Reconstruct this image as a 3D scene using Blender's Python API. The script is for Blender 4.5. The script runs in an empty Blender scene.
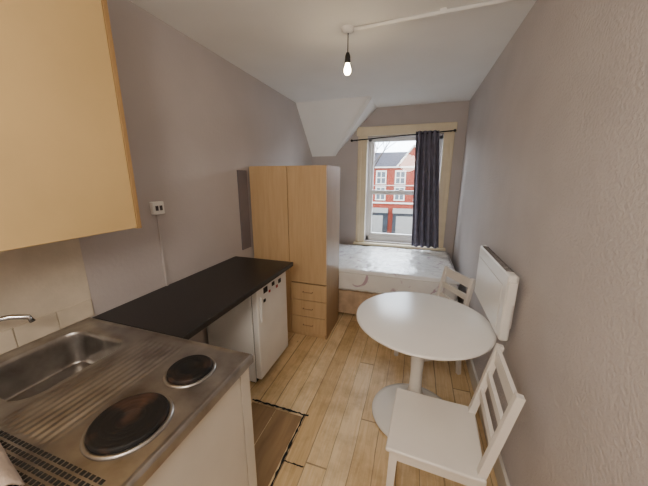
import bpy, bmesh, math, random
from mathutils import Vector, Matrix, noise
random.seed(4)
S=bpy.context.scene
COL=S.collection
H=1.61; XL=-1.57; XR=0.545; YB=4.15; YN=-1.1; ZC=2.555

# ---------------------------------------------------------------- materials
def nmat(name):
    m=bpy.data.materials.new(name); m.use_nodes=True
    nt=m.node_tree; b=nt.nodes['Principled BSDF']
    return m,nt,b
def srgb(r,g,b):
    f=lambda c:(c/255/12.92) if c/255<=0.04045 else ((c/255+0.055)/1.055)**2.4
    return (f(r),f(g),f(b),1)
def mat(name,col,rough=0.5,metal=0.0,var=0.08,scale=6,bump=0.0,bscale=60,coat=0,emit=None,estr=0,stretch=(1,1,1),spec=.5):
    m,nt,b=nmat(name); L=nt.links
    tc=nt.nodes.new('ShaderNodeTexCoord'); mp=nt.nodes.new('ShaderNodeMapping')
    mp.inputs['Scale'].default_value=stretch
    L.new(tc.outputs['Object'],mp.inputs[0])
    n=nt.nodes.new('ShaderNodeTexNoise'); n.inputs['Scale'].default_value=scale; n.inputs['Detail'].default_value=5
    L.new(mp.outputs[0],n.inputs['Vector'])
    r=nt.nodes.new('ShaderNodeValToRGB')
    c0=[max(0,c*(1-var)) for c in col[:3]]+[1]; c1=[min(1,c*(1+var)) for c in col[:3]]+[1]
    r.color_ramp.elements[0].position=.3; r.color_ramp.elements[1].position=.7
    r.color_ramp.elements[0].color=c0; r.color_ramp.elements[1].color=c1
    L.new(n.outputs['Fac'],r.inputs[0]); L.new(r.outputs[0],b.inputs['Base Color'])
    b.inputs['Roughness'].default_value=rough; b.inputs['Metallic'].default_value=metal
    b.inputs['Specular IOR Level'].default_value=spec
    if coat: b.inputs['Coat Weight'].default_value=coat
    if bump:
        n2=nt.nodes.new('ShaderNodeTexNoise'); n2.inputs['Scale'].default_value=bscale; n2.inputs['Detail'].default_value=3
        L.new(mp.outputs[0],n2.inputs['Vector'])
        bp=nt.nodes.new('ShaderNodeBump'); bp.inputs['Strength'].default_value=bump; bp.inputs['Distance'].default_value=.01
        L.new(n2.outputs['Fac'],bp.inputs['Height']); L.new(bp.outputs[0],b.inputs['Normal'])
    if emit:
        b.inputs['Emission Color'].default_value=emit; b.inputs['Emission Strength'].default_value=estr
    return m

M={}
M['wall']=mat('wall_paint',srgb(186,178,175),.75,var=.04,scale=2.5,bump=.12,bscale=45)
M['wallR']=mat('wall_paint_textured',srgb(188,181,179),.7,var=.05,scale=3,bump=.5,bscale=75)
M['ceil']=mat('ceiling_paint',srgb(240,239,236),.8,var=.03,scale=2,bump=.05)
M['cheek']=mat('slope_paint',srgb(244,243,241),.8,var=.02)
M['trim']=mat('cream_trim',srgb(226,211,180),.45,var=.05,scale=8,bump=.05)
M['skirt']=mat('skirting_paint',srgb(208,200,186),.5,var=.08,scale=9)
M['upvc']=mat('white_upvc',srgb(232,232,230),.35,var=.02)
M['white']=mat('white_paint',srgb(230,225,218),.35,var=.03,scale=5)
M['table']=mat('table_lacquer',srgb(242,240,236),.25,var=.02,scale=4)
M['heater']=mat('heater_enamel',srgb(228,226,222),.35,var=.02)
M['fridge']=mat('fridge_enamel',srgb(230,228,224),.35,var=.03)
M['panel']=mat('unit_panel',srgb(210,204,192),.5,var=.05,scale=5)
M['cab']=mat('cabinet_yellow',srgb(208,177,122),.5,var=.06,scale=3)
M['cabedge']=mat('cabinet_edge',srgb(160,126,80),.5)
M['tile']=mat('splash_paint',srgb(204,192,172),.5,var=.08,scale=10,bump=.1)
M['black']=mat('black_plastic',srgb(18,18,19),.5,var=.2)
M['dark']=mat('dark_gap',srgb(12,11,10),.8)
M['chrome']=mat('chrome',srgb(200,200,200),.15,1,var=.02)
M['sw']=mat('switch_plastic',srgb(235,233,228),.4,var=.01)
M['sock']=mat('socket_detail',srgb(60,50,50),.5)
M['curtain']=mat('curtain_fabric',srgb(116,114,128),.85,var=.15,scale=14,bump=.1,bscale=200,spec=.2)
M['red']=mat('red_sticker',srgb(170,40,45),.5)
M['base']=mat('divan_fabric',srgb(190,164,136),.85,var=.18,scale=14,bump=.2,bscale=80)
M['cloth']=mat('cloth_beige',srgb(200,180,162),.9,var=.12,scale=20,bump=.3,bscale=120)
M['wallshadow']=mat('wall_shadow_tone',srgb(118,109,112),.8,var=.1)  # dark grey tone painting the shade on the wall by the wardrobe
M['bulb']=mat('bulb_glow',srgb(255,225,170),.3,emit=(1,.78,.48,1),estr=60)

def woodmat(name,a,b_,axis='z',scale=3.0,rough=.45,st=14):
    m,nt,b=nmat(name); L=nt.links
    tc=nt.nodes.new('ShaderNodeTexCoord'); mp=nt.nodes.new('ShaderNodeMapping')
    s={'z':(st,st,1),'y':(st,1,st),'x':(1,st,st)}[axis]; mp.inputs['Scale'].default_value=s
    n=nt.nodes.new('ShaderNodeTexNoise'); n.inputs['Scale'].default_value=scale; n.inputs['Detail'].default_value=8; n.inputs['Distortion'].default_value=.6
    r=nt.nodes.new('ShaderNodeValToRGB'); r.color_ramp.elements[0].position=.3; r.color_ramp.elements[1].position=.7
    r.color_ramp.elements[0].color=a; r.color_ramp.elements[1].color=b_
    L.new(tc.outputs['Object'],mp.inputs[0]); L.new(mp.outputs[0],n.inputs['Vector']); L.new(n.outputs['Fac'],r.inputs[0]); L.new(r.outputs[0],b.inputs['Base Color'])
    b.inputs['Roughness'].default_value=rough
    return m
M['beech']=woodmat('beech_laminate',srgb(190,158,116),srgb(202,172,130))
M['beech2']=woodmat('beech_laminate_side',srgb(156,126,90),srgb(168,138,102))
M['mat']=woodmat('rough_boards',srgb(134,104,70),srgb(162,130,90),'y',3,.7,5)

def worktop_mat():
    m,nt,b=nmat('worktop_laminate'); L=nt.links
    tc=nt.nodes.new('ShaderNodeTexCoord'); n=nt.nodes.new('ShaderNodeTexNoise'); n.inputs['Scale'].default_value=260
    r=nt.nodes.new('ShaderNodeValToRGB'); r.color_ramp.elements[0].position=.5; r.color_ramp.elements[1].position=.75
    r.color_ramp.elements[0].color=srgb(24,22,22); r.color_ramp.elements[1].color=srgb(58,54,53)
    L.new(tc.outputs['Object'],n.inputs['Vector']); L.new(n.outputs['Fac'],r.inputs[0]); L.new(r.outputs[0],b.inputs['Base Color'])
    b.inputs['Roughness'].default_value=.38; return m
M['work']=worktop_mat()
def steel_mat():
    m,nt,b=nmat('stainless_steel'); L=nt.links
    tc=nt.nodes.new('ShaderNodeTexCoord'); n=nt.nodes.new('ShaderNodeTexNoise'); n.inputs['Scale'].default_value=9; n.inputs['Detail'].default_value=8
    r=nt.nodes.new('ShaderNodeValToRGB'); r.color_ramp.elements[0].color=srgb(136,130,124); r.color_ramp.elements[1].color=srgb(184,180,175)
    r.color_ramp.elements[0].position=.3; r.color_ramp.elements[1].position=.7
    r2=nt.nodes.new('ShaderNodeValToRGB'); r2.color_ramp.elements[0].color=(.25,.25,.25,1); r2.color_ramp.elements[1].color=(.42,.42,.42,1)
    L.new(tc.outputs['Object'],n.inputs['Vector']); L.new(n.outputs['Fac'],r.inputs[0]); L.new(n.outputs['Fac'],r2.inputs[0])
    L.new(r.outputs[0],b.inputs['Base Color']); L.new(r2.outputs[0],b.inputs['Roughness']); b.inputs['Metallic'].default_value=.95
    return m
M['steel']=steel_mat()
def plate_mat():
    m,nt,b=nmat('hotplate_iron'); L=nt.links
    tc=nt.nodes.new('ShaderNodeTexCoord'); n=nt.nodes.new('ShaderNodeTexNoise'); n.inputs['Scale'].default_value=11; n.inputs['Detail'].default_value=8
    r=nt.nodes.new('ShaderNodeValToRGB'); r.color_ramp.elements[0].color=srgb(20,18,17); r.color_ramp.elements[1].color=srgb(70,48,36)
    r.color_ramp.elements[0].position=.50; r.color_ramp.elements[1].position=.74
    L.new(tc.outputs['Object'],n.inputs['Vector']); L.new(n.outputs['Fac'],r.inputs[0]); L.new(r.outputs[0],b.inputs['Base Color'])
    b.inputs['Roughness'].default_value=.62; b.inputs['Specular IOR Level'].default_value=.3
    return m
M['plate']=plate_mat()

def floor_mat():
    m,nt,b=nmat('pine_floorboards'); L=nt.links; N=nt.nodes.new
    def math_(op,a,bv=None,c=None):
        n=N('ShaderNodeMath'); n.operation=op
        for i,v in enumerate((a,bv,c)):
            if v is None: continue
            if isinstance(v,(int,float)): n.inputs[i].default_value=v
            else: L.new(v,n.inputs[i])
        return n.outputs[0]
    tc=N('ShaderNodeTexCoord'); sp=N('ShaderNodeSeparateXYZ'); L.new(tc.outputs['Object'],sp.inputs[0])
    W=.125
    wb=N('ShaderNodeTexNoise'); wb.inputs['Scale'].default_value=5; L.new(tc.outputs['Object'],wb.inputs['Vector'])
    xw=math_('ADD',sp.outputs[0],math_('MULTIPLY',math_('SUBTRACT',wb.outputs['Fac'],.5),.012))
    xs=math_('DIVIDE',xw,W); idx=math_('FLOOR',xs); fr=math_('FRACT',xs)
    wn=N('ShaderNodeTexWhiteNoise'); wn.noise_dimensions='1D'; L.new(idx,wn.inputs['W'])
    ys=math_('ADD',math_('DIVIDE',sp.outputs[1],2.6),math_('MULTIPLY',wn.outputs['Value'],5.3))
    yi=math_('FLOOR',ys); yf=math_('FRACT',ys)
    wn2=N('ShaderNodeTexWhiteNoise'); wn2.noise_dimensions='2D'
    cb=N('ShaderNodeCombineXYZ'); L.new(idx,cb.inputs[0]); L.new(yi,cb.inputs[1]); L.new(cb.outputs[0],wn2.inputs['Vector'])
    cb2=N('ShaderNodeCombineXYZ'); L.new(math_('MULTIPLY',sp.outputs[0],26),cb2.inputs[0]); L.new(math_('MULTIPLY',sp.outputs[1],1.6),cb2.inputs[1]); L.new(math_('MULTIPLY',wn2.outputs['Value'],30),cb2.inputs[2])
    g=N('ShaderNodeTexNoise'); g.inputs['Scale'].default_value=2.0; g.inputs['Detail'].default_value=8; g.inputs['Distortion'].default_value=1.2; L.new(cb2.outputs[0],g.inputs['Vector'])
    fac=math_('ADD',math_('MULTIPLY',wn2.outputs['Value'],.35),math_('MULTIPLY',g.outputs['Fac'],.65))
    r=N('ShaderNodeValToRGB'); e=r.color_ramp.elements; e[0].position=.25; e[0].color=srgb(200,166,116); e[1].position=.75; e[1].color=srgb(236,212,172)
    x=e.new(.5); x.color=srgb(222,192,144)
    L.new(fac,r.inputs[0])
    st=N('ShaderNodeTexNoise'); st.inputs['Scale'].default_value=2.6; st.inputs['Detail'].default_value=12; st.inputs['Roughness'].default_value=.7; L.new(tc.outputs['Object'],st.inputs['Vector'])
    sr=N('ShaderNodeValToRGB'); sr.color_ramp.elements[0].position=.36; sr.color_ramp.elements[0].color=(.52,.45,.37,1); sr.color_ramp.elements[1].position=.54; sr.color_ramp.elements[1].color=(1,1,1,1)
    L.new(st.outputs['Fac'],sr.inputs[0])
    mx=N('ShaderNodeMix'); mx.data_type='RGBA'; mx.blend_type='MULTIPLY'; mx.inputs['Factor'].default_value=.6
    L.new(r.outputs[0],mx.inputs['A']); L.new(sr.outputs[0],mx.inputs['B'])
    vm=N('ShaderNodeMapping'); vm.inputs['Scale'].default_value=(7,2.6,1); L.new(tc.outputs['Object'],vm.inputs[0])
    vo=N('ShaderNodeTexVoronoi'); vo.inputs['Scale'].default_value=1.0; L.new(vm.outputs[0],vo.inputs['Vector'])
    kn=math_('LESS_THAN',vo.outputs['Distance'],.06)
    gw=math_('ADD',.028,math_('MULTIPLY',wn.outputs['Value'],.04))
    gap=math_('MAXIMUM',math_('LESS_THAN',fr,gw),math_('LESS_THAN',yf,.0035))
    gk=math_('MAXIMUM',math_('MULTIPLY',gap,math_('ADD',math_('MULTIPLY',wb.outputs['Fac'],.8),.2)),math_('MULTIPLY',kn,.45))
    mx2=N('ShaderNodeMix'); mx2.data_type='RGBA'; L.new(gk,mx2.inputs['Factor'])
    L.new(mx.outputs['Result'],mx2.inputs['A']); mx2.inputs['B'].default_value=srgb(90,62,36)
    L.new(mx2.outputs['Result'],b.inputs['Base Color'])
    b.inputs['Roughness'].default_value=.45
    bp=N('ShaderNodeBump'); bp.inputs['Strength'].default_value=.5; bp.inputs['Distance'].default_value=.004
    L.new(math_('SUBTRACT',math_('MULTIPLY',g.outputs['Fac'],.3),gap),bp.inputs['Height']); L.new(bp.outputs[0],b.inputs['Normal'])
    return m
M['floor']=floor_mat()
def mattress_mat():
    m,nt,b=nmat('mattress_in_plastic'); L=nt.links; N=nt.nodes.new
    tc=N('ShaderNodeTexCoord'); n=N('ShaderNodeTexNoise'); n.inputs['Scale'].default_value=5.5; n.inputs['Detail'].default_value=3; n.inputs['Distortion'].default_value=1.5
    L.new(tc.outputs['Object'],n.inputs['Vector'])
    r=N('ShaderNodeValToRGB'); e=r.color_ramp.elements; e[0].position=.60; e[0].color=srgb(240,240,240); e[1].position=.66; e[1].color=srgb(196,176,194)
    L.new(n.outputs['Fac'],r.inputs[0]); L.new(r.outputs[0],b.inputs['Base Color']); b.inputs['Roughness'].default_value=.4
    b.inputs['Coat Weight'].default_value=1; b.inputs['Coat Roughness'].default_value=.08
    n2=N('ShaderNodeTexNoise'); n2.inputs['Scale'].default_value=11; n2.inputs['Detail'].default_value=5; n2.inputs['Distortion'].default_value=2.5
    L.new(tc.outputs['Object'],n2.inputs['Vector'])
    bp=N('ShaderNodeBump'); bp.inputs['Strength'].default_value=.6; bp.inputs['Distance'].default_value=.02
    L.new(n2.outputs['Fac'],bp.inputs['Height']); L.new(bp.outputs[0],b.inputs['Coat Normal'])
    return m
M['mattress']=mattress_mat()
def brick_mat():
    m,nt,b=nmat('red_brick'); L=nt.links; N=nt.nodes.new
    tc=N('ShaderNodeTexCoord'); mp=N('ShaderNodeMapping'); mp.inputs['Rotation'].default_value=(math.pi/2,0,0)
    t=N('ShaderNodeTexBrick'); t.inputs['Scale'].default_value=4; t.inputs['Color1'].default_value=srgb(100,36,28); t.inputs['Color2'].default_value=srgb(118,50,38); t.inputs['Mortar'].default_value=srgb(104,70,58); t.inputs['Mortar Size'].default_value=.012
    L.new(tc.outputs['Object'],mp.inputs[0]); L.new(mp.outputs[0],t.inputs['Vector']); L.new(t.outputs['Color'],b.inputs['Base Color']); b.inputs['Roughness'].default_value=.9
    b.inputs['Specular IOR Level'].default_value=.1
    return m
M['brick']=brick_mat()
M['stone']=mat('pale_stone',srgb(110,108,104),.8)
M['sill']=mat('white_stone',srgb(170,167,160),.8)
M['slate']=mat('roof_slate',srgb(52,52,60),.9,var=.15,spec=.1)
M['road']=mat('asphalt',srgb(44,44,47),.9,var=.1,spec=.2)
M['glassd']=mat('dark_pane',srgb(42,50,58),.3,var=.1)
M['shop']=mat('shopfront',srgb(34,38,44),.6,var=.5,scale=1.5,spec=.2)
M['bark']=mat('tree_bark',srgb(50,43,38),.9)
M['car']=mat('car_paint',srgb(30,33,40),.35,coat=.3)
def glass_mat():
    m,nt,b=nmat('window_glass'); nt.nodes.remove(b); N=nt.nodes.new
    tr=N('ShaderNodeBsdfTransparent'); gl=N('ShaderNodeBsdfGlossy'); gl.inputs['Roughness'].default_value=.02
    mx=N('ShaderNodeMixShader'); mx.inputs[0].default_value=.04
    n=N('ShaderNodeTexNoise'); n.inputs['Scale'].default_value=3
    r=N('ShaderNodeValToRGB'); r.color_ramp.elements[0].color=(.93,.95,.95,1); r.color_ramp.elements[1].color=(.98,.99,.99,1)
    nt.links.new(n.outputs['Fac'],r.inputs[0]); nt.links.new(r.outputs[0],tr.inputs[0])
    nt.links.new(tr.outputs[0],mx.inputs[1]); nt.links.new(gl.outputs[0],mx.inputs[2]); nt.links.new(mx.outputs[0],nt.nodes['Material Output'].inputs[0])
    return m
M['glass']=glass_mat()

# ---------------------------------------------------------------- geometry helpers
def finish(bm,name,mats,parent=None,smooth=False,loc=None):
    me=bpy.data.meshes.new(name)
    bmesh.ops.recalc_face_normals(bm,faces=bm.faces[:])
    bm.to_mesh(me); bm.free()
    if not isinstance(mats,(list,tuple)): mats=[mats]
    for m in mats: me.materials.append(M[m])
    o=bpy.data.objects.new(name,me); COL.objects.link(o)
    if smooth:
        for p in me.polygons: p.use_smooth=True
    if parent: o.parent=parent
    if loc: o.location=loc
    return o
def empty(name,loc=(0,0,0),rot=0):
    e=bpy.data.objects.new(name,None); COL.objects.link(e); e.location=loc; e.rotation_euler=(0,0,rot); e.empty_display_size=.1
    return e
def addbox(bm,x0,x1,y0,y1,z0,z1,bev=0,mi=0,seg=2):
    r=bmesh.ops.create_cube(bm,size=1)
    vs=r['verts']
    for v in vs:
        v.co=Vector(((x0+x1)/2+v.co.x*(x1-x0),(y0+y1)/2+v.co.y*(y1-y0),(z0+z1)/2+v.co.z*(z1-z0)))
    fs=set(f for v in vs for f in v.link_faces)
    for f in fs: f.material_index=mi
    if bev:
        es=list(set(e for v in vs for e in v.link_edges))
        rr=bmesh.ops.bevel(bm,geom=es,offset=bev,segments=seg,affect='EDGES',profile=.5)
        for f in rr['faces']: f.material_index=mi
def box(name,x0,x1,y0,y1,z0,z1,m,parent=None,bev=0,seg=2):
    bm=bmesh.new(); addbox(bm,x0,x1,y0,y1,z0,z1,bev,0,seg); return finish(bm,name,m,parent)
def beam(bm,p0,p1,w,d,taper=1.0,mi=0,side=Vector((1,0,0))):
    p0=Vector(p0);p1=Vector(p1); ax=(p1-p0).normalized()
    s=(side-ax*side.dot(ax)).normalized(); t=ax.cross(s)
    vs=[]
    for p,k in ((p0,1),(p1,taper)):
        for a,b_ in ((-1,-1),(1,-1),(1,1),(-1,1)):
            vs.append(bm.verts.new(p+s*a*w*k/2+t*b_*d*k/2))
    F=[(0,1,2,3),(4,5,6,7),(0,1,5,4),(1,2,6,5),(2,3,7,6),(3,0,4,7)]
    for f in F:
        ff=bm.faces.new([vs[i] for i in f]); ff.material_index=mi
def lathe(bm,prof,n=64,c=(0,0),mi=0):
    rings=[]
    for r,z in prof:
        if r<1e-6: rings.append([bm.verts.new((c[0],c[1],z))])
        else: rings.append([bm.verts.new((c[0]+r*math.cos(2*math.pi*i/n),c[1]+r*math.sin(2*math.pi*i/n),z)) for i in range(n)])
    for a,b_ in zip(rings,rings[1:]):
        for i in range(n):
            j=(i+1)%n
            if len(a)==1 and len(b_)==1: continue
            if len(a)==1: f=bm.faces.new((a[0],b_[i],b_[j]))
            elif len(b_)==1: f=bm.faces.new((a[i],a[j],b_[0]))
            else: f=bm.faces.new((a[i],a[j],b_[j],b_[i]))
            f.material_index=mi; f.smooth=True
def tube(bm,pts,r,n=12,mi=0):
    pts=[Vector(p) for p in pts]; rings=[]
    for k,p in enumerate(pts):
        t=(pts[min(k+1,len(pts)-1)]-pts[max(k-1,0)]).normalized()
        up=Vector((0,0,1)) if abs(t.z)<.9 else Vector((1,0,0))
        a=t.cross(up).normalized(); b_=t.cross(a)
        rr=r[k] if isinstance(r,(list,tuple)) else r
        rings.append([bm.verts.new(p+a*rr*math.cos(2*math.pi*i/n)+b_*rr*math.sin(2*math.pi*i/n)) for i in range(n)])
    for A,B in zip(rings,rings[1:]):
        for i in range(n):
            f=bm.faces.new((A[i],A[(i+1)%n],B[(i+1)%n],B[i])); f.smooth=True; f.material_index=mi
    for R in (rings[0],rings[-1]):
        f=bm.faces.new(R); f.material_index=mi

# ---------------------------------------------------------------- room shell
box('floor',XL-.12,XR+.12,YN-.12,YB+.3,-.1,0,'floor')
box('ceiling',XL-.12,XR+.12,YN-.12,YB+.3,ZC,ZC+.1,'ceil')
box('wall_left',XL-.12,XL,YN,YB,0,ZC,'wall')
box('wall_right',XR,XR+.12,YN,YB,0,ZC,'wallR')
box('wall_front',XL-.12,XR+.12,YN-.12,YN,0,ZC,'wall')
WX0,WX1,WZ0,WZ1=-.72,.28,.66,2.17
bm=bmesh.new()
addbox(bm,XL-.12,WX0,YB,YB+.3,0,ZC); addbox(bm,WX1,XR+.12,YB,YB+.3,0,ZC)
addbox(bm,WX0,WX1,YB,YB+.3,0,WZ0); addbox(bm,WX0,WX1,YB,YB+.3,WZ1,ZC)
finish(bm,'wall_back','wall')
# sloping ceiling with cheek
bm=bmesh.new()
P=[(XL,3.56,ZC),(-.61,3.56,ZC),(-1.22,YB,1.93),(XL,YB,1.93),(-.61,YB,ZC),(XL,YB,ZC)]
v=[bm.verts.new(p) for p in P]
for f,mi in (((0,1,2,3),0),((1,4,2),1),((3,2,4,5),0),((0,5,4,1),0),((0,3,5),0)):
    ff=bm.faces.new([v[i] for i in f]); ff.material_index=mi
finish(bm,'ceiling_slope',['ceil','cheek'])
bm=bmesh.new()
beam(bm,(-.615,3.575,ZC-.012),(-1.215,4.14,1.945),.045,.03)
finish(bm,'trim_3','upvc')
# trim
box('baseboard_right',XR-.018,XR,YN,YB,0,.13,'skirt',bev=.004)
box('baseboard_left',XL,XL+.018,.9,YB,0,.13,'skirt',bev=.004)
bm=bmesh.new()
y0,y1=YB-.03,YB
addbox(bm,-.855,WX0,y0,y1,.62,2.19,.006); addbox(bm,WX1,.41,y0,y1,.62,2.19,.006)
addbox(bm,-.875,.43,y0-.01,y1,2.19,2.31,.008)
addbox(bm,-.84,-.80,y0-.012,y0,.62,2.19,.004); addbox(bm,.355,.395,y0-.012,y0,.62,2.19,.004)
addbox(bm,-.88,.44,y0-.05,y1,.61,.645,.006)
finish(bm,'trim_1','trim')
# window
w=empty('window_1')
bm=bmesh.new()
a,b_=YB+.10,YB+.16
addbox(bm,WX0,WX0+.045,a,b_,WZ0,WZ1,.004); addbox(bm,WX1-.045,WX1,a,b_,WZ0,WZ1,.004)
addbox(bm,WX0,WX1,a,b_,WZ1-.05,WZ1,.004); addbox(bm,WX0,WX1,a,b_,WZ0,WZ0+.07,.004)
finish(bm,'frame','upvc',w)
bm=bmesh.new()
addbox(bm,WX0+.045,WX1-.045,a-.01,b_-.01,1.37,1.43,.004)
for x in (WX0+.045,WX1-.08):
    addbox(bm,x,x+.035,a+.01,b_-.01,WZ0+.07,1.37,.003); addbox(bm,x,x+.035,a+.025,b_,1.43,WZ1-.05,.003)
addbox(bm,WX0+.08,WX1-.08,a+.01,b_-.01,WZ0+.07,WZ0+.115,.003)
addbox(bm,-.25,-.19,a-.02,a,1.43,1.445,.003)
finish(bm,'sashes','upvc',w)
box('glass_pane',WX0+.05,WX1-.05,a+.03,a+.034,WZ0+.06,WZ1-.05,'glass',w)
# rod + curtain
w=empty('curtain')
bm=bmesh.new(); tube(bm,[(-.93,4.04,2.125),(.40,4.04,2.195)],.008)
for x,z in ((-.93,2.125),(.40,2.195)):
    r=bmesh.ops.create_icosphere(bm,subdivisions=2,radius=.018,matrix=Matrix.Translation((x,4.04,z)))
for x,z in ((-.87,2.128),(.36,2.193)): tube(bm,[(x,4.04,z),(x,4.108,z)],.006)
finish(bm,'curtain_rod','black',w,True)
bm=bmesh.new(); nx,nz=110,30; g=[]
for j in range(nz+1):
    t=j/nz; z=2.205-t*(2.205-.66); row=[]
    xl=-.07+.05*t; xr=.215+.13*t
    for i in range(nx+1):
        s=i/nx; x=xl+(xr-xl)*s
        y=4.03+ (.028+.010*t)*math.sin(s*2*math.pi*4.5+.5*math.sin(t*4))+.010*math.sin(s*23+t*3)
        row.append(bm.verts.new((x,y,z)))
    g.append(row)
for j in range(nz):
    for i in range(nx):
        f=bm.faces.new((g[j][i],g[j][i+1],g[j+1][i+1],g[j+1][i])); f.smooth=True
o=finish(bm,'curtain_cloth','curtain',w,True); md=o.modifiers.new('s','SOLIDIFY'); md.thickness=.003

# ---------------------------------------------------------------- bed
w=empty('bed')
bm=bmesh.new(); addbox(bm,-1.46,.43,2.90,4.06,.05,.34,.02)
for x in (-1.3,.3):
    for y in (3.0,3.95): addbox(bm,x-.03,x+.03,y-.03,y+.03,0,.05)
addbox(bm,-.52,-.51,2.896,2.90,.06,.33)
finish(bm,'divan_base','base',w)
# mattress: rounded slab with creased plastic skin
bm=bmesh.new()
addbox(bm,-1.50,.475,2.87,4.08,.345,.61,.05,0,4)
for ax,lo,hi,n_ in ((0,-1.45,.425,70),(1,2.92,4.03,44),(2,.395,.56,6)):
    for k in range(1,n_):
        c=[0,0,0]; c[ax]=lo+(hi-lo)*k/n_; nn=[0,0,0]; nn[ax]=1
        bmesh.ops.bisect_plane(bm,geom=bm.verts[:]+bm.edges[:]+bm.faces[:],plane_co=c,plane_no=nn)
bm.normal_update()
for v in bm.verts:
    p=v.co.copy()
    q=noise.noise(Vector((p.x*5+p.y*2,p.y*5,p.z*6)))
    q2=abs(noise.noise(Vector((p.x*13+p.y*6,p.y*9-p.x*4,p.z*12+5))))
    v.co=p+v.normal*(.008*q-.014*q2+.004)
finish(bm,'mattress',['mattress'],w,True)
bm=bmesh.new()
for z in (.385,.575):
    x0,x1,y0,y1=-1.50,.475,2.87,4.08
    tube(bm,[(x0+.04,y0-.0,z),(x1-.04,y0,z),(x1-.01,y0+.01,z),(x1,y0+.04,z),(x1,y1-.04,z)],.008,8)
finish(bm,'mattress_piping','upvc',w,True)

# ---------------------------------------------------------------- wardrobe
w=empty('wardrobe')
X0,X1,Y0,Y1,Z1=-1.55,-.766,2.37,2.83,1.72
XM=-1.150
bm=bmesh.new()
addbox(bm,X0,X0+.018,Y0+.02,Y1,0,Z1); addbox(bm,XM-.009,XM+.009,Y0+.02,Y1-.01,.06,Z1-.018)
addbox(bm,X0+.018,X1-.018,Y0+.02,Y1-.01,Z1-.018,Z1); addbox(bm,X0+.018,X1-.018,Y0+.02,Y1-.01,.05,.07)
addbox(bm,X0+.018,X1-.018,Y1-.008,Y1,0,Z1); addbox(bm,X0+.018,X1-.018,Y0+.03,Y0+.045,0,.05)
finish(bm,'carcass','beech',w)
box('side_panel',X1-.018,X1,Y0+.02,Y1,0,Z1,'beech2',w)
box('door_left',X0,XM-.003,Y0,Y0+.018,.055,Z1-.003,'beech',w,bev=.002)
box('door_right',XM+.003,X1,Y0,Y0+.018,.60,Z1-.003,'beech',w,bev=.002)
hz=(.595-.055)/3
for i in range(3):
    box('drawer_%d'%(i+1),XM+.003,X1,Y0,Y0+.018,.055+i*hz,.055+(i+1)*hz-.006,'beech',w,bev=.003)
bm=bmesh.new()
for i in range(3):
    z=.055+(i+.5)*hz; xc=(XM+X1)/2
    tube(bm,[(xc-.05,Y0,z),(xc-.05,Y0-.018,z),(xc+.05,Y0-.018,z),(xc+.05,Y0,z)],.004,8)
finish(bm,'handles','beech2',w,True)
box('wall_shadow_strip',XL+.002,XL+.012,2.20,2.345,.93,1.68,'wallshadow')  # thin dark sheet on the wall, painted-in shadow next to the wardrobe

# ---------------------------------------------------------------- worktop and fridge
w=empty('worktop')
bm=bmesh.new(); addbox(bm,XL,-.975,.86,2.09,.862,.90,.006); finish(bm,'slab','work',w)
bm=bmesh.new(); addbox(bm,XL,-1.05,.862,.88,0,.862); addbox(bm,XL,XL+.03,.88,1.6,.80,.862); finish(bm,'support_panel','panel',w)
w=empty('fridge')
fy0,fy1=1.60,2.08
bm=bmesh.new(); addbox(bm,-1.53,-1.10,fy0,fy1,.03,.845,.006); finish(bm,'body','fridge',w)
bm=bmesh.new(); addbox(bm,-1.095,-1.045,fy0,fy1,.07,.845,.01,0,3); finish(bm,'door','fridge',w)
bm=bmesh.new(); addbox(bm,-1.10,-1.094,fy0+.01,fy1-.01,.07,.84); addbox(bm,-1.14,-1.098,fy0+.01,fy1-.01,.031,.068)
for x in (-1.48,-1.15):
    for y in (fy0+.05,fy1-.05): addbox(bm,x-.02,x+.02,y-.02,y+.02,0,.031)
finish(bm,'seal_and_feet','dark',w)
bm=bmesh.new(); addbox(bm,-1.045,-1.030,fy0+.03,fy0+.05,.55,.75,.004); finish(bm,'handle','fridge',w)
bm=bmesh.new()
for (y,z,s) in ((1.72,.78,.028),(1.84,.785,.02),(1.95,.77,.022),(1.70,.70,.015)):
    addbox(bm,-1.045,-1.041,y-s,y+s,z-s*.8,z+s*.8,.001)
finish(bm,'magnets','black',w)
bm=bmesh.new()
for (y,z,s) in ((1.78,.745,.012),(1.9,.74,.014)): addbox(bm,-1.045,-1.041,y-s,y+s,z-s*.8,z+s*.8,.001)
finish(bm,'sticker','red',w)

# ---------------------------------------------------------------- kitchen unit
w=empty('kitchenette_unit')
UX0,UX1,UY0,UY1,UZ=XL+.003,-.59,.20,.852,.905
bm=bmesh.new()
step=.0045
nx=int((UX1-UX0)/step); ny=int((UY1-UY0)/step)
def ss(a,b_,x):
    t=max(0,min(1,(x-a)/(b_-a))); return t*t*(3-2*t)
def rbox(x,y,cx,cy,hx,hy,r):
    dx=abs(x-cx)-hx+r; dy=abs(y-cy)-hy+r
    return math.hypot(max(dx,0),max(dy,0))+min(max(dx,dy),0)-r
def hgt(x,y):
    z=UZ
    d=rbox(x,y,-1.335,.575,.175,.185,.07)
    z-=.15*ss(.0,-.028,d)+.004*ss(.03,0,d)
    d2=rbox(x,y,-1.01,.56,.115,.23,.02)
    k=ss(.01,-.01,d2)
    z-=.004*k
    z+=.004*k*(.5+.5*math.cos((x+1.01)/.026*2*math.pi))
    e=min(x-UX0,UX1-x,y-UY0,UY1-y)
    z+=.005*ss(.022,.006,e)-.012*ss(.006,0,e)
    return z
g=[]
for j in range(ny+1):
    y=UY0+(UY1-UY0)*j/ny
    g.append([bm.verts.new((UX0+(UX1-UX0)*i/nx,y,hgt(UX0+(UX1-UX0)*i/nx,y))) for i in range(nx+1)])
for j in range(ny):
    for i in range(nx):
        f=bm.faces.new((g[j][i],g[j][i+1],g[j+1][i+1],g[j+1][i])); f.smooth=True
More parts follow.
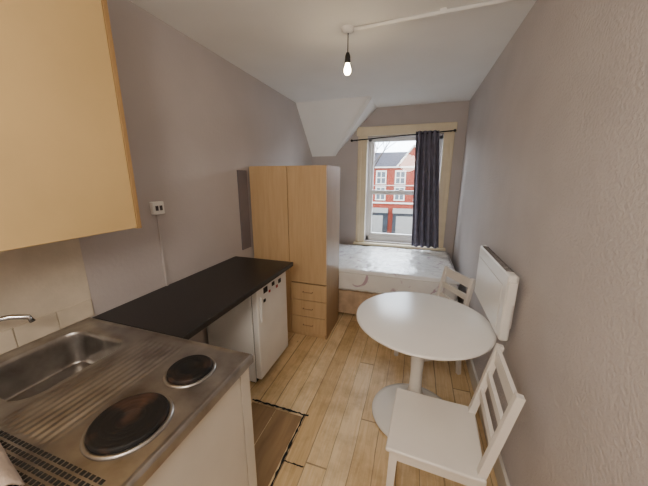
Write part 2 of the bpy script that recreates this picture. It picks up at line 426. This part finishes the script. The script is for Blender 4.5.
loop=[g[0][i] for i in range(nx+1)]+[g[j][nx] for j in range(1,ny+1)]+[g[ny][i] for i in range(nx-1,-1,-1)]+[g[j][0] for j in range(ny-1,0,-1)]
low=[bm.verts.new((v.co.x,v.co.y,UZ-.035)) for v in loop]
for i in range(len(loop)):
    j=(i+1)%len(loop); bm.faces.new((loop[i],loop[j],low[j],low[i]))
finish(bm,'steel_top','steel',w)
bm=bmesh.new()
addbox(bm,UX0,-.625,UY0+.02,UY0+.038,0,UZ-.035); addbox(bm,UX0,-.625,UY1-.03,UY1-.012,0,UZ-.035)
addbox(bm,UX0,UX0+.018,UY0+.038,UY1-.03,0,UZ-.035); addbox(bm,UX0,-.625,UY0+.038,UY1-.03,.1,.118)
addbox(bm,-.643,-.625,UY0+.038,UY1-.03,0,UZ-.035)
finish(bm,'carcass','panel',w)
bm=bmesh.new()
addbox(bm,-.625,-.607,UY0+.02,UY1-.075,.10,UZ-.04,.002); addbox(bm,-.625,-.607,UY1-.07,UY1-.012,.0,UZ-.04,.002)
finish(bm,'side_door','panel',w)
# hotplates
for nm,c,r in (('hotplate_large',(-.755,.455),.102),('hotplate_small',(-.757,.69),.078)):
    bm=bmesh.new(); z=UZ+.001
    lathe(bm,[(r+.012,z),(r+.010,z+.005),(r+.002,z+.007),(r,z+.003)],64,c,0)
    pr=[(r,z+.002),(r-.001,z+.014),(r-.005,z+.0175)]
    q=r-.010
    while q>.040:
        pr+=[(q,z+.0175),(q-.002,z+.0169),(q-.004,z+.0175)]; q-=.016
    pr+=[(.030,z+.0175),(.027,z+.0145),(0,z+.0145)]
    lathe(bm,pr,64,c,1)
    finish(bm,nm,['steel','plate'],w)
# vent slots
bm=bmesh.new()
for r_ in range(5):
    for c_ in range(26):
        x=-1.08+c_*.0165+(r_%2)*.008; y=.238+r_*.0175
        addbox(bm,x,x+.011,y,y+.011,UZ-.002,UZ+.0012)
finish(bm,'vent_holes','dark',w)
bm=bmesh.new()
tube(bm,[(-1.54,.40,.90),(-1.54,.40,1.03)],.016); tube(bm,[(-1.54,.40,1.0),(-1.535,.42,1.06),(-1.51,.47,1.085),(-1.46,.54,1.085),(-1.43,.575,1.072),(-1.425,.582,1.05)],.010)
tube(bm,[(-1.54,.37,1.03),(-1.54,.43,1.03)],.013)
finish(bm,'tap','chrome',w,True)
bm=bmesh.new(); lathe(bm,[(.028,UZ-.153),(.026,UZ-.150),(.012,UZ-.151),(0,UZ-.155)],32,(-1.335,.575)); finish(bm,'sink_drain','chrome',w)
# tea towel folded on the near edge
bm=bmesh.new(); g=[]
for j in range(25):
    t=j/24; row=[]
    for i in range(25):
        s=i/24; x=-1.22+.40*s
        edge=.335-.085*s
        if t<.5:
            k=t/.5; y=edge-(edge-.185)*k; z=UZ+.006+.038*math.sin(min(1,k*2.2)*math.pi/2)+.004*math.sin(s*15+k*3)
        else: k=(t-.5)/.5; y=.185+.005*math.sin(s*14); z=UZ+.042-.40*k
        row.append(bm.verts.new((x,y,z)))
    g.append(row)
for j in range(24):
    for i in range(24): bm.faces.new((g[j][i],g[j][i+1],g[j+1][i+1],g[j+1][i]))
o=finish(bm,'tea_towel','cloth',w,True); o.modifiers.new('s','SOLIDIFY').thickness=.004

# splashback + wall fittings
bm=bmesh.new()
addbox(bm,XL,XL+.004,YN+.02,.875,.905,1.60,0)
for k in range(9):
    y=.872-.15*(k+1)
    addbox(bm,XL+.004,XL+.010,y+.002,y+.148,.91,1.00,.001)
finish(bm,'wall_tiles','tile')
w=empty('wall_cabinet')
bm=bmesh.new(); addbox(bm,XL+.005,-1.272,-.30,.955,1.385,2.42); finish(bm,'carcass','cab',w)
box('door_a',-1.270,-1.252,.345,.945,1.38,2.42,'cab',w,bev=.002)
box('door_b',-1.270,-1.252,-.30,.340,1.38,2.42,'cab',w,bev=.002)
box('end_lipping',-1.272,-1.248,.946,.966,1.375,2.43,'cabedge',w,bev=.002)
w=empty('light_switch')
bm=bmesh.new(); addbox(bm,XL,XL+.03,1.285,1.365,1.385,1.465,.004); finish(bm,'back_box','sw',w)
bm=bmesh.new(); addbox(bm,XL+.03,XL+.034,1.30,1.318,1.41,1.44,.001); addbox(bm,XL+.03,XL+.034,1.33,1.348,1.41,1.44,.001); finish(bm,'rocker','sock',w)
box('cable_conduit',XL,XL+.014,1.318,1.334,.90,1.384,'wall',bev=.002)

# pendant light
w=empty('pendant_light',(-.50,2.0,0))
bm=bmesh.new(); lathe(bm,[(0,ZC-.028),(.022,ZC-.028),(.042,ZC-.014),(.045,ZC)],40); finish(bm,'ceiling_rose','sw',w)
bm=bmesh.new(); tube(bm,[(0,0,ZC-.02),(0,0,2.40)],.0035,8); finish(bm,'cord','sock',w,True)
bm=bmesh.new(); lathe(bm,[(0,2.42),(.010,2.415),(.017,2.395),(.019,2.36),(.017,2.352),(0,2.352)],32); finish(bm,'lampholder','black',w)
bm=bmesh.new(); lathe(bm,[(.013,2.352),(.014,2.342),(.020,2.328),(.023,2.312),(.022,2.298),(.014,2.286),(0,2.282)],32); finish(bm,'bulb','bulb',w)
bm=bmesh.new(); tube(bm,[(-.46,2.0,ZC-.011),(XR,1.96,ZC-.011)],.011); addbox(bm,.05,.085,1.955,1.995,ZC-.028,ZC); finish(bm,'trim_2','ceil')

# heater
w=empty('panel_heater')
bm=bmesh.new(); addbox(bm,.468,.515,1.53,2.22,.765,1.135,.014,0,4)
finish(bm,'case','heater',w)
bm=bmesh.new(); addbox(bm,.464,.4685,1.60,2.18,.80,1.06,.002); finish(bm,'front_plate','heater',w)
bm=bmesh.new()
for i in range(24): addbox(bm,.474,.508,1.60+i*.024,1.612+i*.024,1.134,1.1365)
finish(bm,'top_grille','sock',w)
bm=bmesh.new(); addbox(bm,.515,XR,1.62,1.66,.80,1.10); addbox(bm,.515,XR,2.09,2.13,.80,1.10); addbox(bm,.47,.51,1.515,1.53,.98,1.10,.004); finish(bm,'bracket_and_controls','heater',w)

# table
bm=bmesh.new(); c=(0,0)
lathe(bm,[(0,0),(.27,0),(.283,.006),(.28,.014),(.25,.022),(.17,.04),(.10,.075),(.06,.13),(.042,.22),(.038,.34),(.045,.48),(.065,.60),(.10,.67),(.15,.705),(.16,.715),(0,.715)],72,c)
lathe(bm,[(0,.716),(.385,.716),(.405,.724),(.413,.733),(.411,.740),(.400,.743),(0,.743)],96,c)
finish(bm,'dining_table','table',None,False,(.085,1.715,0))

# chairs (local: faces -X, back at +X)
def chair(name,loc,rot):
    e=empty(name,loc,rot)
    W=.37;D=.38;hs=.45
    bm=bmesh.new(); addbox(bm,-D/2-.015,D/2,-W/2-.01,W/2+.01,hs-.022,hs,.008,0,3); finish(bm,'seat','white',e)
    bm=bmesh.new()
    for s in (-1,1):
        beam(bm,(-D/2+.02,s*(W/2-.02),hs-.022),(-D/2+.005,s*(W/2-.015),0),.036,.036,.8)
        beam(bm,(D/2-.02,s*(W/2-.02),hs),(D/2+.03,s*(W/2-.018),0),.036,.032,.85)
    finish(bm,'legs','white',e)
    bm=bmesh.new()
    for s in (-1,1):
        beam(bm,(D/2-.02,s*(W/2-.02),hs-.02),(D/2+.06,s*(W/2-.02),.845),.032,.030,.9)
    finish(bm,'back_posts','white',e)
    bm=bmesh.new()
    for z,h in ((.80,.075),(.685,.045),(.585,.045)):
        x=D/2-.02+.08*(z-hs+.02)/.415
        beam(bm,(x,-W/2+.02,z),(x,W/2-.02,z),.016,h)
    finish(bm,'back_slats','white',e)
    bm=bmesh.new()
    for s in (-1,1):
        addbox(bm,-D/2+.02,D/2-.02,s*(W/2-.02)-.009,s*(W/2-.02)+.009,hs-.075,hs-.022)
        addbox(bm,-D/2+.02,D/2,s*(W/2-.02)-.008,s*(W/2-.02)+.008,.17,.20)
    for x in (-D/2+.018,D/2-.018): addbox(bm,x-.009,x+.009,-W/2+.02,W/2-.02,hs-.075,hs-.022)
    finish(bm,'apron_and_stretchers','white',e)
    return e
chair('dining_chair',(.165,1.195,0),math.radians(-3))
chair('dining_chair',(.17,2.30,0),math.radians(30))

# damaged floor area: older rough boards with ragged broken edge
bm=bmesh.new()
xs=[-1.04,-.84,-.64]
for a,b_ in zip(xs,xs[1:]):
    addbox(bm,a+.003,b_-.003,.87,1.455+random.uniform(-.012,.006),0,.006,.001,0)
n=26
def ragged(p0,p1,wd):
    p0=Vector(p0);p1=Vector(p1);d=(p1-p0);nn=Vector((-d.y,d.x,0)).normalized()
    A=[];B=[]
    for i in range(n+1):
        p=p0+d*i/n
        A.append(bm.verts.new(p+nn*wd*random.uniform(.2,1)+Vector((0,0,.0075)))); B.append(bm.verts.new(p-nn*wd*random.uniform(.2,1)+Vector((0,0,.0075))))
    for i in range(n):
        f=bm.faces.new((A[i],A[i+1],B[i+1],B[i])); f.material_index=1
ragged((-1.05,1.468,0),(-.60,1.462,0),.012); ragged((-.632,1.47,0),(-.625,.87,0),.010)
ragged((-.63,1.13,0),(-.50,1.13,0),.006)
finish(bm,'floor_patch',['mat','dark'])

# ---------------------------------------------------------------- outside
GZ=-3.6
box('street_ground',-40,40,YB+1.5,70,GZ-.1,GZ,'road')
w=empty('terrace_building')
FY=24
bm=bmesh.new(); addbox(bm,-26,22,FY,FY+8,GZ,2.5)
for i in range(9):
    x=-25+i*4.65
    vs=[bm.verts.new(p) for p in ((x,FY,2.4),(x+2.6,FY,2.4),(x+1.3,FY,4.1),(x,FY+.5,2.4),(x+2.6,FY+.5,2.4),(x+1.3,FY+.5,4.1))]
    for f in ((0,1,2),(3,5,4),(0,2,5,3),(1,4,5,2)): bm.faces.new([vs[k] for k in f])
finish(bm,'facade','brick',w)
bm=bmesh.new()
addbox(bm,-26,22,FY-.2,FY,2.42,2.52); addbox(bm,-26,22,FY-.12,FY,-.5,-.38); addbox(bm,-26,22,FY-.12,FY,.98,1.03)
for i in range(30):
    x=-25+i*1.55
    for z0,z1 in ((-.15,.80),(1.18,2.1)):
        addbox(bm,x-.06,x+.81,FY-.1,FY,z0-.08,z0); addbox(bm,x-.06,x+.81,FY-.1,FY,z1,z1+.12)
        addbox(bm,x-.05,x+.04,FY-.08,FY,z0,z1); addbox(bm,x+.71,x+.80,FY-.08,FY,z0,z1); addbox(bm,x,x+.75,FY-.06,FY,(z0+z1)/2-.04,(z0+z1)/2+.04); addbox(bm,x+.34,x+.41,FY-.06,FY,z0,z1)
for i in range(9):
    x=-25+i*4.65
    for s in (0,1):
        xa=x if s==0 else x+2.6
        beam(bm,(xa,FY-.05,2.42),(x+1.3,FY-.05,4.15),.12,.12)
finish(bm,'stone_dressings','sill',w)
bm=bmesh.new()
for i in range(30):
    x=-25+i*1.55
    for z0,z1 in ((-.15,.80),(1.18,2.1)): addbox(bm,x,x+.75,FY-.03,FY,z0,z1)
finish(bm,'panes','glassd',w)
bm=bmesh.new()
for i in range(8):
    x=-25+i*5.8; addbox(bm,x,x+5.4,FY-.3,FY,GZ,-.95)
finish(bm,'shopfronts','shop',w)
bm=bmesh.new()
for i in range(8):
    x=-25+i*5.8; addbox(bm,x,x+5.4,FY-.5,FY-.3,-1.25,-.85)
    addbox(bm,x+.3,x+2.4,FY-.42,FY-.3,-3.0,-1.5); addbox(bm,x+3.0,x+5.0,FY-.42,FY-.3,-3.0,-1.5)
finish(bm,'fascias','stone',w)
bm=bmesh.new()
vs=[bm.verts.new(p) for p in ((-26,FY,2.5),(22,FY,2.5),(22,FY+4,4.0),(-26,FY+4,4.0),(-26,FY+8,2.5),(22,FY+8,2.5))]
for f in ((0,1,2,3),(3,2,5,4),(0,3,4),(1,5,2),(0,4,5,1)): bm.faces.new([vs[i] for i in f])
finish(bm,'roof','slate',w)
bm=bmesh.new()
for x in (-17,-9.5,-5.2,1.5,8): addbox(bm,x,x+1.1,FY+3,FY+4,3.5,5.0,.02)
finish(bm,'chimneys','brick',w)
def car(name,x,y,m):
    bm=bmesh.new(); addbox(bm,x-2.1,x+2.1,y-.85,y+.85,GZ+.3,GZ+.95,.15,0,3); addbox(bm,x-1.3,x+1.2,y-.75,y+.75,GZ+.93,GZ+1.45,.25,1,3)
    for dx in (-1.3,1.3):
        for dy in (-.84,.7):
            r=bmesh.ops.create_cone(bm,cap_ends=True,segments=24,radius1=.33,radius2=.33,depth=.2,matrix=Matrix.Translation((x+dx,y+dy+.05,GZ+.33))@Matrix.Rotation(math.pi/2,4,'X'))
            for v in r['verts']:
                for f in v.link_faces: f.material_index=2
    return finish(bm,name,[m,'glassd','dark'],None)
car('car',-3.6,18.5,'car'); car('car',1.6,18.8,'stone'); car('car',-8.6,18.3,'car')
# bare street tree
rt=random.Random(11)
bm=bmesh.new()
def branch(p,d,l,r,k):
    q=p+d*l; tube(bm,[p,p+d*l*.5+Vector((rt.uniform(-.05,.05),0,0)),q],[r,r*.85,r*.65],6)
    if k==0: return
    for _ in range(3 if k>1 else 4):
        nd=(d+Vector((rt.uniform(-.8,.8),rt.uniform(-.5,.5),rt.uniform(-.15,.6)))).normalized()
        branch(q,nd,l*rt.uniform(.6,.85),r*.6,k-1)
branch(Vector((-3.9,20.8,GZ)),Vector((0,0,1)),3.4,.13,4)
finish(bm,'bare_tree','bark')

# ---------------------------------------------------------------- light
wd=bpy.data.worlds.new('world'); S.world=wd; wd.use_nodes=True; nt=wd.node_tree
bg=nt.nodes['Background']; 
tc=nt.nodes.new('ShaderNodeTexCoord'); n=nt.nodes.new('ShaderNodeTexNoise'); n.inputs['Scale'].default_value=3; n.inputs['Detail'].default_value=6
r=nt.nodes.new('ShaderNodeValToRGB'); r.color_ramp.elements[0].position=.4; r.color_ramp.elements[0].color=(.74,.85,1,1); r.color_ramp.elements[1].position=.6; r.color_ramp.elements[1].color=(.96,.98,1,1)
nt.links.new(tc.outputs['Generated'],n.inputs['Vector']); nt.links.new(n.outputs['Fac'],r.inputs[0]); nt.links.new(r.outputs[0],bg.inputs[0]); bg.inputs[1].default_value=16
def area(name,loc,rot,sx,sy,p,col,portal=False):
    l=bpy.data.lights.new(name,'AREA'); l.shape='RECTANGLE'; l.size=sx; l.size_y=sy; l.energy=p; l.color=col
    o=bpy.data.objects.new(name,l); COL.objects.link(o); o.location=loc; o.rotation_euler=rot
    if portal: l.cycles.is_portal=True
    return o
area('window_portal',((WX0+WX1)/2,YB+.28,1.41),(-math.pi/2,0,0),1.0,1.5,1,(1,1,1),True)
l=bpy.data.lights.new('rear_fill_light','POINT'); l.energy=62; l.color=(1,.91,.80); l.shadow_soft_size=.25  # unseen light added behind the camera as ambient fill, where a warm source is guessed
o=bpy.data.objects.new('rear_fill_light',l); COL.objects.link(o); o.location=(-.3,-.6,2.05)

# ---------------------------------------------------------------- camera
cam=bpy.data.cameras.new('camera'); co=bpy.data.objects.new('camera',cam); COL.objects.link(co)
f=275.0; cam.sensor_width=36; cam.lens=f/648*36; cam.clip_start=.02; cam.clip_end=200
yaw=math.atan2(94,math.hypot(f,65)); pitch=math.atan2(65,f)
F=Vector((-math.sin(yaw)*math.cos(pitch),math.cos(yaw)*math.cos(pitch),-math.sin(pitch)))
R=Vector((math.cos(yaw),math.sin(yaw),0)); U=R.cross(F)
m=Matrix((R,U,-F)).transposed().to_4x4(); m.translation=Vector((0,0,H)); co.matrix_world=m
S.camera=co
